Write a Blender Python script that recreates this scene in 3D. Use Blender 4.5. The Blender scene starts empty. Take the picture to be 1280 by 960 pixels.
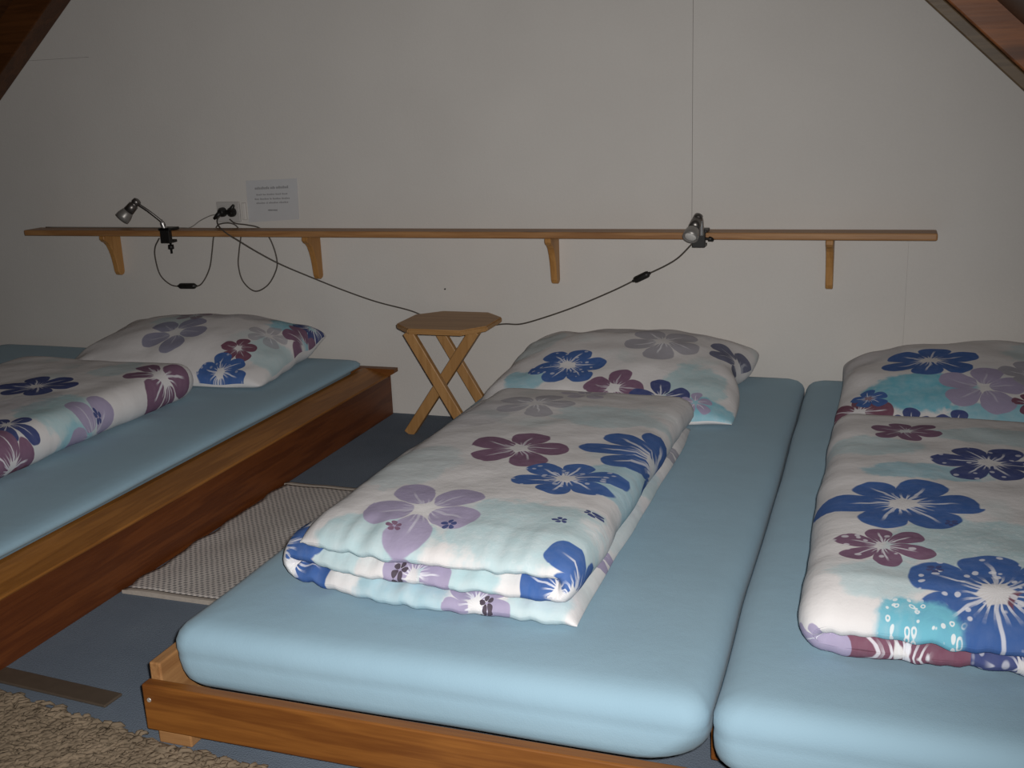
import bpy, bmesh, math, random
from mathutils import Vector, Matrix, noise
random.seed(7)
C = bpy.context.scene.collection
SC = bpy.context.scene

# ------------------------------------------------------------------ camera, light, exposure
F_PX = 1340.0
YAW, PITCH, ROLL = math.radians(-19.613), math.radians(14.847), math.radians(2.2145)
CAM = Vector((0.0, -3.449, 1.105))
fwd = Vector((math.sin(YAW)*math.cos(PITCH), math.cos(YAW)*math.cos(PITCH), -math.sin(PITCH)))
_r0 = Vector((math.cos(YAW), -math.sin(YAW), 0)); _d0 = fwd.cross(_r0)
right = math.cos(ROLL)*_r0 + math.sin(ROLL)*_d0
down = -math.sin(ROLL)*_r0 + math.cos(ROLL)*_d0
cam_data = bpy.data.cameras.new('camera'); cam = bpy.data.objects.new('camera', cam_data); C.objects.link(cam)
m = Matrix((right, -down, -fwd)).transposed().to_4x4(); m.translation = CAM
cam.matrix_world = m
cam_data.sensor_fit = 'HORIZONTAL'; cam_data.sensor_width = 36.0; cam_data.lens = F_PX*36.0/1280.0
cam_data.clip_start = 0.02
SC.camera = cam

def flash(name, loc, target, energy, size, blend, radius, color):
    l = bpy.data.lights.new(name, 'SPOT'); l.energy = energy; l.spot_size = math.radians(size); l.spot_blend = blend
    l.shadow_soft_size = radius; l.color = color
    o = bpy.data.objects.new(name, l); C.objects.link(o); o.location = loc
    o.rotation_euler = (Vector(target)-Vector(loc)).to_track_quat('-Z', 'Y').to_euler()
    return o
# the camera's own flash, just right of and above the lens
flash('camera_flash', CAM + right*0.034 - down*0.03, CAM + fwd*3.0 - right*0.30 - down*0.02, 200, 98, 1.0, 0.016, (1.0, 0.972, 0.942))

w = bpy.data.worlds.new('world'); SC.world = w; w.use_nodes = True
w.node_tree.nodes['Background'].inputs[0].default_value = (0.8, 0.85, 1.0, 1)
w.node_tree.nodes['Background'].inputs[1].default_value = 0.05
SC.view_settings.view_transform = 'Standard'; SC.view_settings.look = 'None'
SC.view_settings.exposure = 0.0; SC.view_settings.gamma = 1.0; SC.view_settings.use_curve_mapping = False

# ------------------------------------------------------------------ helpers
def at(px, py, axis, val):
    """point of the place seen at a pixel of the 1280x960 frame, on the plane axis = val"""
    d = right*(px-640) + down*(py-480) + fwd*F_PX
    return CAM + d*((val-CAM[axis])/d[axis])

def lin(r, g, b):
    f = lambda c: (c/255/12.92) if c/255 <= 0.04045 else ((c/255+0.055)/1.055)**2.4
    return (f(r), f(g), f(b), 1)

def obj(name, bm, mat, parent=None, smooth=False):
    me = bpy.data.meshes.new(name); bm.normal_update(); bm.to_mesh(me); bm.free()
    if mat: me.materials.append(mat)
    if smooth:
        for p in me.polygons: p.use_smooth = True
    o = bpy.data.objects.new(name, me); C.objects.link(o)
    if parent: o.parent = parent; o.matrix_parent_inverse = Matrix.Translation(-parent.location)
    return o

def tag(o, label, cat, group=None, kind=None):
    o['label'] = label; o['category'] = cat
    if group: o['group'] = group
    if kind: o['kind'] = kind
    return o

def thing(name, label, cat, loc=(0, 0, 0), group=None):
    o = bpy.data.objects.new(name, None); C.objects.link(o); o.location = loc; o.empty_display_size = 0.05
    return tag(o, label, cat, group)

def struct(o):
    o['kind'] = 'structure'; return o

def add_box(bm, lo, hi, bevel=0.0, seg=2):
    b = bmesh.new(); bmesh.ops.create_cube(b, size=1.0)
    lo, hi = Vector(lo), Vector(hi)
    for v in b.verts:
        v.co = Vector(((lo[i]+hi[i])/2 + v.co[i]*(hi[i]-lo[i])) for i in range(3))
    if bevel: bmesh.ops.bevel(b, geom=b.edges[:], offset=bevel, segments=seg, affect='EDGES', profile=0.5)
    merge(bm, b)

def merge(bm, b, mat=None):
    b.verts.ensure_lookup_table(); b.verts.index_update()
    mp = [bm.verts.new(mat @ v.co if mat else v.co) for v in b.verts]
    for f in b.faces:
        nf = bm.faces.new([mp[v.index] for v in f.verts]); nf.smooth = f.smooth
    b.free()

def box(name, lo, hi, mat, parent=None, bevel=0.003):
    bm = bmesh.new(); add_box(bm, lo, hi, bevel); return obj(name, bm, mat, parent)

def bar(bm, p, q, wid, thk, up=(0, 1, 0), bevel=0.003):
    """rectangular bar from p to q; thk along 'up', wid across"""
    p, q = Vector(p), Vector(q); z = (q-p).normalized(); y = Vector(up); y = (y - z*y.dot(z)).normalized(); x = y.cross(z)
    L = (q-p).length
    b = bmesh.new(); add_box(b, (-wid/2, -thk/2, 0), (wid/2, thk/2, L), bevel)
    M = Matrix((x, y, z)).transposed().to_4x4(); M.translation = p
    merge(bm, b, M)

def catmull(pts, n=10):
    P = [Vector(p) for p in pts]; P = [2*P[0]-P[1]] + P + [2*P[-1]-P[-2]]; out = []
    for i in range(1, len(P)-2):
        for k in range(n):
            t = k/n
            out.append(0.5*((2*P[i]) + (P[i+1]-P[i-1])*t + (2*P[i-1]-5*P[i]+4*P[i+1]-P[i+2])*t*t + (3*P[i]-P[i-1]-3*P[i+1]+P[i+2])*t**3))
    out.append(P[-2]); return out

def add_tube(bm, pts, r, seg=8):
    rings = []; prev = None
    for i, p in enumerate(pts):
        t = (pts[min(i+1, len(pts)-1)] - pts[max(i-1, 0)]).normalized()
        if prev is None: a = t.orthogonal().normalized()
        else: a = (prev - t*prev.dot(t)).normalized()
        prev = a; b = t.cross(a)
        rr = r[i] if isinstance(r, list) else r
        rings.append([bm.verts.new(p + (a*math.cos(2*math.pi*k/seg) + b*math.sin(2*math.pi*k/seg))*rr) for k in range(seg)])
    for A, B in zip(rings, rings[1:]):
        for k in range(seg):
            f = bm.faces.new((A[k], A[(k+1) % seg], B[(k+1) % seg], B[k])); f.smooth = True
    bm.faces.new(rings[0][::-1]); bm.faces.new(rings[-1])

def add_lathe(bm, p, q, prof, seg=24):
    """profile (distance along p->q, radius)"""
    p, q = Vector(p), Vector(q); z = (q-p).normalized(); a = z.orthogonal().normalized(); b = z.cross(a)
    rings = [[bm.verts.new(p + z*d + (a*math.cos(2*math.pi*k/seg) + b*math.sin(2*math.pi*k/seg))*max(r, 1e-4)) for k in range(seg)] for d, r in prof]
    for A, B in zip(rings, rings[1:]):
        for k in range(seg):
            f = bm.faces.new((A[k], A[(k+1) % seg], B[(k+1) % seg], B[k])); f.smooth = True
    bm.faces.new(rings[0][::-1]); bm.faces.new(rings[-1])

def add_prism(bm, pts2, axis, lo, hi):
    """extrude a 2D outline along axis"""
    def mk(a, b, c): return [(c, a, b), (a, c, b), (a, b, c)][axis]
    A = [bm.verts.new(mk(a, b, lo)) for a, b in pts2]; B = [bm.verts.new(mk(a, b, hi)) for a, b in pts2]
    n = len(pts2)
    for i in range(n): bm.faces.new((A[i], A[(i+1) % n], B[(i+1) % n], B[i]))
    bm.faces.new(A[::-1]); bm.faces.new(B)
    bmesh.ops.recalc_face_normals(bm, faces=bm.faces[:])

# ------------------------------------------------------------------ materials
class NT:
    def __init__(s, tree): s.t = tree; s.n = tree.nodes; s.l = tree.links
    def node(s, typ, **kw):
        nd = s.n.new(typ)
        for k, v in kw.items(): setattr(nd, k, v)
        return nd
    def put(s, nd, i, v):
        if isinstance(v, bpy.types.NodeSocket): s.l.new(v, nd.inputs[i])
        elif v is not None: nd.inputs[i].default_value = v
    def math(s, op, a, b=None, c=None, clamp=False):
        nd = s.node('ShaderNodeMath', operation=op, use_clamp=clamp)
        for i, v in enumerate((a, b, c)): s.put(nd, i, v)
        return nd.outputs[0]
    def vmath(s, op, a, b=None):
        nd = s.node('ShaderNodeVectorMath', operation=op); s.put(nd, 0, a); s.put(nd, 1, b)
        return nd.outputs['Value' if op in ('LENGTH', 'DOT_PRODUCT') else 'Vector']
    def mix(s, f, a, b, blend='MIX'):
        nd = s.node('ShaderNodeMix', data_type='RGBA', blend_type=blend)
        s.put(nd, 0, f); s.put(nd, 6, a); s.put(nd, 7, b); return nd.outputs[2]
    def noise(s, vec, scale, detail=3, rough=0.5):
        nd = s.node('ShaderNodeTexNoise'); s.put(nd, 'Vector', vec); nd.inputs['Scale'].default_value = scale
        nd.inputs['Detail'].default_value = detail; nd.inputs['Roughness'].default_value = rough; return nd
    def step(s, x, e0, e1):
        nd = s.node('ShaderNodeMapRange', interpolation_type='SMOOTHSTEP'); s.put(nd, 0, x); s.put(nd, 1, e0); s.put(nd, 2, e1)
        return nd.outputs[0]

def new_mat(name, rough=0.7, spec=0.3):
    mt = bpy.data.materials.new(name); mt.use_nodes = True; g = NT(mt.node_tree)
    b = g.n['Principled BSDF']; b.inputs['Roughness'].default_value = rough; b.inputs['Specular IOR Level'].default_value = spec
    return mt, g, b

def bump(g, b, h, strength, dist):
    nd = g.node('ShaderNodeBump'); nd.inputs['Strength'].default_value = strength; nd.inputs['Distance'].default_value = dist
    g.l.new(h, nd.inputs['Height']); g.l.new(nd.outputs[0], b.inputs['Normal'])

def scaled(g, sc):
    tc = g.node('ShaderNodeTexCoord'); mp = g.node('ShaderNodeMapping'); g.l.new(tc.outputs['Object'], mp.inputs[0])
    mp.inputs['Scale'].default_value = sc; return mp.outputs[0]

def plain(name, col, rough=0.5, metal=0.0, spec=0.4, var=0.08, scale=40):
    mt, g, b = new_mat(name, rough, spec); b.inputs['Metallic'].default_value = metal
    n = g.noise(scaled(g, (1, 1, 1)), scale)
    dark = tuple(c*(1-var) for c in col[:3])+(1,)
    g.l.new(g.mix(n.outputs[0], dark, col), b.inputs['Base Color']); return mt

def wood(name, axis, c_dark, c_light, scale=1.0, rough=0.45, knots=True):
    mt, g, b = new_mat(name, rough, 0.35)
    s = [14.0*scale]*3; s[axis] = 0.9*scale
    v = scaled(g, s)
    n1 = g.noise(v, 1.6, 4, 0.55); n2 = g.noise(v, 9.0, 3, 0.6)
    f = g.math('ADD', g.math('MULTIPLY', n1.outputs[0], 0.8), g.math('MULTIPLY', n2.outputs[0], 0.3))
    rings = g.math('SINE', g.math('MULTIPLY', n1.outputs[0], 38.0))
    f = g.math('ADD', f, g.math('MULTIPLY', rings, 0.07))
    f = g.step(f, 0.3, 0.85)
    col = g.mix(f, c_dark, c_light)
    if knots:
        s2 = [5.0]*3; s2[axis] = 1.8
        vo = g.node('ShaderNodeTexVoronoi'); g.l.new(scaled(g, s2), vo.inputs['Vector']); vo.inputs['Scale'].default_value = 1.0
        k = g.step(vo.outputs['Distance'], 0.14, 0.05)
        col = g.mix(g.math('MULTIPLY', k, 0.65), col, tuple(c*0.35 for c in c_dark[:3])+(1,))
    g.l.new(col, b.inputs['Base Color']); bump(g, b, n2.outputs[0], 0.25, 0.002); return mt

PINE_D, PINE_L = (0.135, 0.043, 0.009, 1), (0.265, 0.100, 0.020, 1)
M_pine = [wood('orange_pine_%s' % a, i, PINE_D, PINE_L) for i, a in enumerate('xyz')]
M_ledge = wood('ledge_pine', 1, (0.20, 0.075, 0.014, 1), (0.36, 0.15, 0.032, 1))
M_red = [wood('red_pine_%s' % a, i, (0.085, 0.022, 0.006, 1), (0.17, 0.050, 0.012, 1)) for i, a in enumerate('xyz')]
M_shelf = [wood('shelf_pine_%s' % a, i, (0.26, 0.12, 0.045, 1), (0.42, 0.22, 0.09, 1)) for i, a in enumerate('xyz')]
M_bracket = wood('bracket_pine', 2, (0.34, 0.16, 0.045, 1), (0.50, 0.26, 0.085, 1))
M_beech = [wood('stool_beech_%s' % a, i, (0.34, 0.175, 0.06, 1), (0.46, 0.255, 0.10, 1), knots=False) for i, a in enumerate('xyz')]
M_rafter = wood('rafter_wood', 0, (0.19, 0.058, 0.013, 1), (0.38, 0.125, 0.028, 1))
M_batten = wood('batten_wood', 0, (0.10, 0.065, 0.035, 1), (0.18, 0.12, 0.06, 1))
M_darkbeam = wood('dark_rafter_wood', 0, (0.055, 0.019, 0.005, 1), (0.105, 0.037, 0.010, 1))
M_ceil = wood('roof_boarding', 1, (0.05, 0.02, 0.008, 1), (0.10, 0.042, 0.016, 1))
M_black = plain('black_plastic', (0.012, 0.011, 0.010, 1), 0.45)
M_cord = plain('brown_cord', (0.085, 0.072, 0.060, 1), 0.55)
M_greycord = plain('grey_cord', (0.22, 0.21, 0.19, 1), 0.6)
M_chrome = plain('brushed_chrome', (0.62, 0.61, 0.60, 1), 0.38, 0.9)
M_darkchrome = plain('dark_chrome', (0.20, 0.185, 0.175, 1), 0.38, 0.9)
M_rim = plain('dull_reflector', (0.30, 0.285, 0.27, 1), 0.4, 0.5)
M_glass = plain('frosted_glass', (0.62, 0.6, 0.57, 1), 0.25)
M_socket = plain('socket_white', (0.50, 0.48, 0.46, 1), 0.35)
M_paper = plain('paper_sheet', (0.545, 0.545, 0.555, 1), 0.85, spec=0.1, var=0.05)
M_ink = plain('grey_print', (0.30, 0.295, 0.30, 1), 0.9)
M_strip = plain('brown_metal_strip', (0.10, 0.075, 0.055, 1), 0.5, var=0.3)
M_steel = plain('steel_screw', (0.75, 0.72, 0.68, 1), 0.35, 0.6)

def wall_material():
    mt, g, b = new_mat('painted_chipboard_wall', 0.9, 0.15)
    v = scaled(g, (1, 1, 1))
    n = g.noise(v, 3.0, 3); n2 = g.noise(v, 140.0, 2)
    col = g.mix(n.outputs[0], (0.585, 0.56, 0.53, 1), (0.67, 0.645, 0.61, 1))
    col = g.mix(g.math('MULTIPLY', n2.outputs[0], 0.10), col, (0.36, 0.33, 0.30, 1))
    g.l.new(col, b.inputs['Base Color']); bump(g, b, n2.outputs[0], 0.25, 0.002); return mt
M_wall = wall_material()

def carpet_material():
    mt, g, b = new_mat('blue_carpet', 0.95, 0.1)
    v = scaled(g, (1, 1, 1))
    n = g.noise(v, 4.0, 4, 0.6); n2 = g.noise(v, 320.0, 2)
    col = g.mix(n.outputs[0], (0.115, 0.145, 0.19, 1), (0.205, 0.245, 0.295, 1))
    col = g.mix(g.math('MULTIPLY', n2.outputs[0], 0.35), col, (0.07, 0.085, 0.115, 1))
    g.l.new(col, b.inputs['Base Color']); bump(g, b, n2.outputs[0], 0.6, 0.003); return mt
M_carpet = carpet_material()

def sheet_material():
    mt, g, b = new_mat('pale_blue_jersey', 0.9, 0.12)
    v = scaled(g, (1, 1, 1))
    n = g.noise(v, 5.0, 3); n2 = g.noise(v, 420.0, 2)
    col = g.mix(n.outputs[0], (0.270, 0.412, 0.505, 1), (0.305, 0.452, 0.548, 1))
    g.l.new(col, b.inputs['Base Color'])
    b.inputs['Sheen Weight'].default_value = 0.08
    n3 = g.noise(v, 9.0, 4)
    h = g.math('ADD', g.math('MULTIPLY', n2.outputs[0], 0.12), n3.outputs[0]); bump(g, b, h, 0.22, 0.012); return mt
M_sheet = sheet_material()

def ragrug_material():
    mt, g, b = new_mat('grey_woven_rag', 0.95, 0.1)
    v = scaled(g, (1, 1, 1)); sp = g.node('ShaderNodeSeparateXYZ'); g.l.new(v, sp.inputs[0])
    n = g.noise(v, 30.0, 3)
    # interlocking weft rows: short dark dashes offset on every second row
    row = g.math('MULTIPLY', sp.outputs[1], 92.0); rowi = g.math('FLOOR', row)
    off = g.math('MULTIPLY', g.math('MODULO', rowi, 2.0), 0.5)
    cx = g.math('FRACT', g.math('ADD', g.math('ADD', g.math('MULTIPLY', sp.outputs[0], 64.0), off), g.math('MULTIPLY', n.outputs[0], 0.5)))
    cy = g.math('FRACT', row)
    a = g.math('MULTIPLY', g.step(g.math('ABSOLUTE', g.math('SUBTRACT', cx, 0.5)), 0.30, 0.2), g.step(g.math('ABSOLUTE', g.math('SUBTRACT', cy, 0.5)), 0.45, 0.3))
    col = g.mix(a, (0.60, 0.555, 0.52, 1), (0.23, 0.22, 0.22, 1))
    n2 = g.noise(v, 7.0, 3)
    col = g.mix(g.math('MULTIPLY', n2.outputs[0], 0.35), col, (0.44, 0.41, 0.39, 1))
    g.l.new(col, b.inputs['Base Color']); bump(g, b, a, -0.6, 0.004); return mt
M_ragrug = ragrug_material()
M_hem = plain('rug_hem', (0.46, 0.41, 0.36, 1), 0.95, spec=0.1, var=0.3, scale=120)
M_shag = plain('beige_wool', (0.28, 0.215, 0.15, 1), 0.95, spec=0.1, var=0.65, scale=22)
M_shagbase = plain('beige_wool_backing', (0.13, 0.10, 0.07, 1), 0.95, spec=0.1, var=0.4)

# ---- printed cotton: white ground, washes and five-petalled flowers set out in cloth coordinates (metres)
def make_flower_group():
    t = bpy.data.node_groups.new('printed_flower', 'ShaderNodeTree'); it = t.interface
    def inp(n, typ, d):
        s = it.new_socket(n, in_out='INPUT', socket_type=typ); s.default_value = d
    inp('Base', 'NodeSocketColor', (1, 1, 1, 1)); inp('Cloth', 'NodeSocketVector', (0, 0, 0)); inp('Center', 'NodeSocketVector', (0, 0, 0))
    inp('Radius', 'NodeSocketFloat', 0.1); inp('Turn', 'NodeSocketFloat', 0.0); inp('Petals', 'NodeSocketFloat', 5.0); inp('Width', 'NodeSocketFloat', 0.3)
    inp('Petal', 'NodeSocketColor', (0, 0, 1, 1)); inp('Line', 'NodeSocketColor', (0.8, 0.8, 0.85, 1)); inp('Opacity', 'NodeSocketFloat', 1.0); inp('Dots', 'NodeSocketFloat', 0.0); inp('Rays', 'NodeSocketFloat', 1.0)
    inp('Stretch', 'NodeSocketFloat', 1.0)
    it.new_socket('Color', in_out='OUTPUT', socket_type='NodeSocketColor')
    g = NT(t); I = g.node('NodeGroupInput').outputs; O = g.node('NodeGroupOutput')
    d = g.vmath('SUBTRACT', I['Cloth'], I['Center']); sp = g.node('ShaderNodeSeparateXYZ'); g.l.new(d, sp.inputs[0])
    x = g.math('DIVIDE', sp.outputs[0], I['Radius']); y = g.math('DIVIDE', g.math('DIVIDE', sp.outputs[1], I['Radius']), I['Stretch'])
    r = g.math('SQRT', g.math('ADD', g.math('MULTIPLY', x, x), g.math('MULTIPLY', y, y)))
    th = g.math('ADD', g.math('ADD', g.math('ARCTAN2', y, x), I['Turn']), 4*math.pi)
    seg = g.math('DIVIDE', 2*math.pi, I['Petals'])
    idx = g.math('FLOOR', g.math('DIVIDE', th, seg))
    a = g.math('SUBTRACT', g.math('MODULO', th, seg), g.math('DIVIDE', seg, 2.0))
    px = g.math('MULTIPLY', r, g.math('COSINE', a)); py = g.math('MULTIPLY', r, g.math('SINE', a))
    # petal: widest beyond its middle, pointed at the heart, each a little different in length
    ln = g.math('ADD', 0.93, g.math('MULTIPLY', g.math('SINE', g.math('MULTIPLY', idx, 2.3)), 0.07))
    q = g.math('DIVIDE', px, ln)
    e1 = g.math('DIVIDE', g.math('SUBTRACT', q, 0.58), 0.42)
    wd = g.math('MULTIPLY', I['Width'], g.math('ADD', 0.62, g.math('MULTIPLY', q, 0.62)))
    e2 = g.math('DIVIDE', py, wd)
    dist = g.math('ADD', g.math('POWER', g.math('ABSOLUTE', e1), 2.3), g.math('MULTIPLY', e2, e2))
    mask = g.math('MULTIPLY', g.step(dist, 1.0, 0.86), g.step(r, 1.25, 1.2))
    n = g.noise(I['Cloth'], 60.0, 3)
    body = g.mix(g.math('MULTIPLY', n.outputs[0], 0.35), I['Petal'], I['Line'])
    body = g.mix(0.3, I['Petal'], body)
    # pale veins from the heart
    vein = g.math('MULTIPLY', g.step(g.math('ABSOLUTE', g.math('SUBTRACT', py, g.math('MULTIPLY', g.math('SINE', g.math('MULTIPLY', px, 5.0)), 0.02))), 0.028, 0.012), g.step(px, 0.72, 0.5))
    ray = g.math('MULTIPLY', g.step(g.math('SINE', g.math('MULTIPLY', th, 21.0)), 0.2, 0.7), g.step(g.math('ADD', r, g.math('MULTIPLY', n.outputs[0], 0.25)), 0.55, 0.3))
    lines = g.math('MAXIMUM', g.math('MULTIPLY', vein, 0.75), g.math('MAXIMUM', g.math('MULTIPLY', ray, 0.85), g.step(r, 0.14, 0.05)))
    body = g.mix(g.math('MULTIPLY', lines, I['Rays'], None, True), body, I['Line'])
    vo = g.node('ShaderNodeTexVoronoi'); g.l.new(I['Cloth'], vo.inputs['Vector']); vo.inputs['Scale'].default_value = 42.0
    dot = g.math('MULTIPLY', g.step(vo.outputs['Distance'], 0.26, 0.18), I['Dots'])
    body = g.mix(g.math('MULTIPLY', dot, 0.75), body, I['Line'])
    m2 = g.math('MULTIPLY', mask, I['Opacity'])
    heart = g.math('MULTIPLY', g.step(r, 0.34, 0.12), g.math('MULTIPLY', I['Rays'], 0.6))
    base = g.mix(g.math('MULTIPLY', heart, g.math('MULTIPLY', ray, 0.8)), I['Base'], I['Line'])
    g.l.new(g.mix(m2, base, body), O.inputs[0]); return t
G_flower = make_flower_group()

def make_wash_group():
    t = bpy.data.node_groups.new('watercolour_wash', 'ShaderNodeTree'); it = t.interface
    def inp(n, typ, d):
        s = it.new_socket(n, in_out='INPUT', socket_type=typ); s.default_value = d
    inp('Base', 'NodeSocketColor', (1, 1, 1, 1)); inp('Cloth', 'NodeSocketVector', (0, 0, 0)); inp('Center', 'NodeSocketVector', (0, 0, 0)); inp('Size', 'NodeSocketVector', (0.1, 0.1, 1))
    inp('Tint', 'NodeSocketColor', (0.3, 0.6, 0.7, 1)); inp('Opacity', 'NodeSocketFloat', 0.6); inp('Dots', 'NodeSocketFloat', 0.0)
    it.new_socket('Color', in_out='OUTPUT', socket_type='NodeSocketColor')
    g = NT(t); I = g.node('NodeGroupInput').outputs; O = g.node('NodeGroupOutput')
    n = g.noise(I['Cloth'], 16.0, 4, 0.6)
    d = g.vmath('DIVIDE', g.vmath('SUBTRACT', I['Cloth'], I['Center']), I['Size'])
    r = g.math('ADD', g.vmath('LENGTH', d), g.math('MULTIPLY', g.math('SUBTRACT', n.outputs[0], 0.5), 1.1))
    m = g.math('MULTIPLY', g.step(r, 1.05, 0.8), I['Opacity'])
    n2 = g.noise(I['Cloth'], 45.0, 3)
    m = g.math('MULTIPLY', m, g.math('ADD', 0.65, g.math('MULTIPLY', n2.outputs[0], 0.6)), None, True)
    col = g.mix(m, I['Base'], I['Tint'])
    vo = g.node('ShaderNodeTexVoronoi'); g.l.new(I['Cloth'], vo.inputs['Vector']); vo.inputs['Scale'].default_value = 75.0
    ring = g.math('MULTIPLY', g.math('MULTIPLY', g.step(vo.outputs['Distance'], 0.34, 0.28), g.step(vo.outputs['Distance'], 0.12, 0.18)), g.math('MULTIPLY', m, I['Dots']))
    g.l.new(g.mix(ring, col, (0.75, 0.8, 0.82, 1)), O.inputs[0]); return t
G_wash = make_wash_group()

WHITE = (0.72, 0.70, 0.70, 1)
BLUE, NAVY = (0.026, 0.103, 0.34, 1), (0.03, 0.05, 0.19, 1)
PLUM, LILAC, MAROON = (0.185, 0.085, 0.155, 1), (0.35, 0.305, 0.45, 1), (0.17, 0.05, 0.09, 1)
AQUA, PALE, GREY, TEAL = (0.17, 0.48, 0.60, 1), (0.42, 0.60, 0.64, 1), (0.36, 0.35, 0.40, 1), (0.07, 0.30, 0.42, 1)

def print_material(name, prints):
    mt, g, b = new_mat(name, 0.85, 0.15)
    uv = g.node('ShaderNodeUVMap', uv_map='cloth').outputs[0]
    wob = g.noise(uv, 14.0, 2)
    v = g.vmath('ADD', uv, g.vmath('MULTIPLY', g.vmath('SUBTRACT', wob.outputs['Color'], (0.5, 0.5, 0.5)), (0.022, 0.022, 0)))
    n = g.noise(uv, 6.0, 3)
    col = g.mix(g.step(n.outputs[0], 0.55, 0.75), WHITE, (0.62, 0.66, 0.665, 1))
    for p in prints:
        p = dict(p); grp = p.pop('g', 'flower')
        nd = g.node('ShaderNodeGroup'); nd.node_tree = G_flower if grp == 'flower' else G_wash
        g.l.new(col, nd.inputs['Base']); g.l.new(v, nd.inputs['Cloth'])
        for k, val in p.items(): nd.inputs[k].default_value = val
        col = nd.outputs[0]
    g.l.new(col, b.inputs['Base Color'])
    fine = g.noise(uv, 300.0, 2); cr = g.noise(uv, 22.0, 4, 0.55)
    bump(g, b, g.math('ADD', g.math('MULTIPLY', fine.outputs[0], 0.1), cr.outputs[0]), 0.22, 0.010)
    return mt
def fl(u, v, R, col, turn=0.0, n=5, w=0.30, op=1.0, dots=0.0, rays=1.0, st=1.0):
    return dict(Center=(u, v, 0), Radius=R, Petal=col, Turn=turn, Petals=float(n), Width=w, Opacity=op, Dots=dots, Rays=rays, Stretch=st)
def wash(u, v, a, bb, col, op=0.7, dots=0.0):
    return dict(g='wash', Center=(u, v, 0), Size=(a, bb, 1), Tint=col, Opacity=op, Dots=dots)

# ------------------------------------------------------------------ the room
SL_L, SL_R = 0.862, 0.943                       # roof slopes either side
def roof_left(x): return 1.523 + (x+2.901)*SL_L
def roof_right(x): return 1.336 - (x-0.064)*SL_R
bm = bmesh.new()
g_ = 0.0006
panels = [(-4.7, -2.86, 1.318+g_*0.6, 3.2), (-4.7, -2.86, 0.672, 1.318-g_*0.6), (-2.86, -0.596-g_, 0.672, 3.2), (-0.596+g_, 1.6, 0.672, 3.2),
          (-4.7, -3.288-g_, 0, 0.672), (-3.288+g_, 0.06-g_*0.5, 0, 0.672), (0.06+g_*0.5, 1.6, 0, 0.672)]
for x0, x1, z0, z1 in panels: add_box(bm, (x0, 0, z0), (x1, 0.016, z1))
add_box(bm, (-4.7, 0.016, 0), (1.6, 0.04, 3.2))
for co, no in (((-2.901, 0, 1.523+0.2), (-SL_L, 0, 1)), ((0.064, 0, 1.336+0.2), (SL_R, 0, 1))):
    r = bmesh.ops.bisect_plane(bm, geom=bm.verts[:]+bm.edges[:]+bm.faces[:], plane_co=co, plane_no=no, clear_outer=True)
struct(obj('wall_back', bm, M_wall))
bm = bmesh.new(); add_box(bm, (-4.7, -5.2, -0.03), (1.6, 0.04, 0)); struct(obj('floor', bm, M_carpet))
bm = bmesh.new()
xl, xr = -4.75, 1.62
xp = (1.336+0.064*SL_R - 1.523 - 2.901*SL_L)/(SL_L+SL_R); zp = roof_left(xp)+0.16
prof = [(xl, roof_left(xl)+0.16), (xp, zp), (xr, roof_right(xr)+0.16), (xr, roof_right(xr)+0.20), (xp, zp+0.05), (xl, roof_left(xl)+0.20)]
add_prism(bm, prof, 1, -5.2, 0.0)
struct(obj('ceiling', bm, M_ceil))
def rafter(name, p, d, lift, width, y0, y1, mat):
    """sloping beam whose lower edge starts at p=(x,z) and runs along d, 'lift' above that line"""
    d = Vector((d[0], 0, d[1])).normalized(); up = Vector((-d.z, 0, d.x));
    if up.z < 0: up = -up
    bm = bmesh.new(); a = Vector((p[0], 0, p[1])) + up*lift
    b = bmesh.new(); add_box(b, (-2.2, y0, 0), (2.2, y1, width), 0.004)
    M = Matrix((d, Vector((0, 1, 0)), up)).transposed().to_4x4(); M.translation = a
    if M.determinant() < 0: pass
    merge(bm, b, M); bmesh.ops.recalc_face_normals(bm, faces=bm.faces[:])
    return struct(obj(name, bm, mat))
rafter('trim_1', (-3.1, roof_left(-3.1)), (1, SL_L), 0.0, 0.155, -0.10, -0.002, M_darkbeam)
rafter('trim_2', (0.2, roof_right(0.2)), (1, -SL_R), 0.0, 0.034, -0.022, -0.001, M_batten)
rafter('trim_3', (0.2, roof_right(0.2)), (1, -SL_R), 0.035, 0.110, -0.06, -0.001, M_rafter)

# brown joint strip across the carpet
bm = bmesh.new(); a = Vector((-1.69, -1.936, 0)); b_ = Vector((-1.38, -1.957, 0))
bar(bm, a+Vector((0, 0, 0.003)), b_+Vector((0, 0, 0.003)), 0.048, 0.006, (0, 0, 1), 0.002)
struct(obj('trim_4', bm, M_strip))

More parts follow.
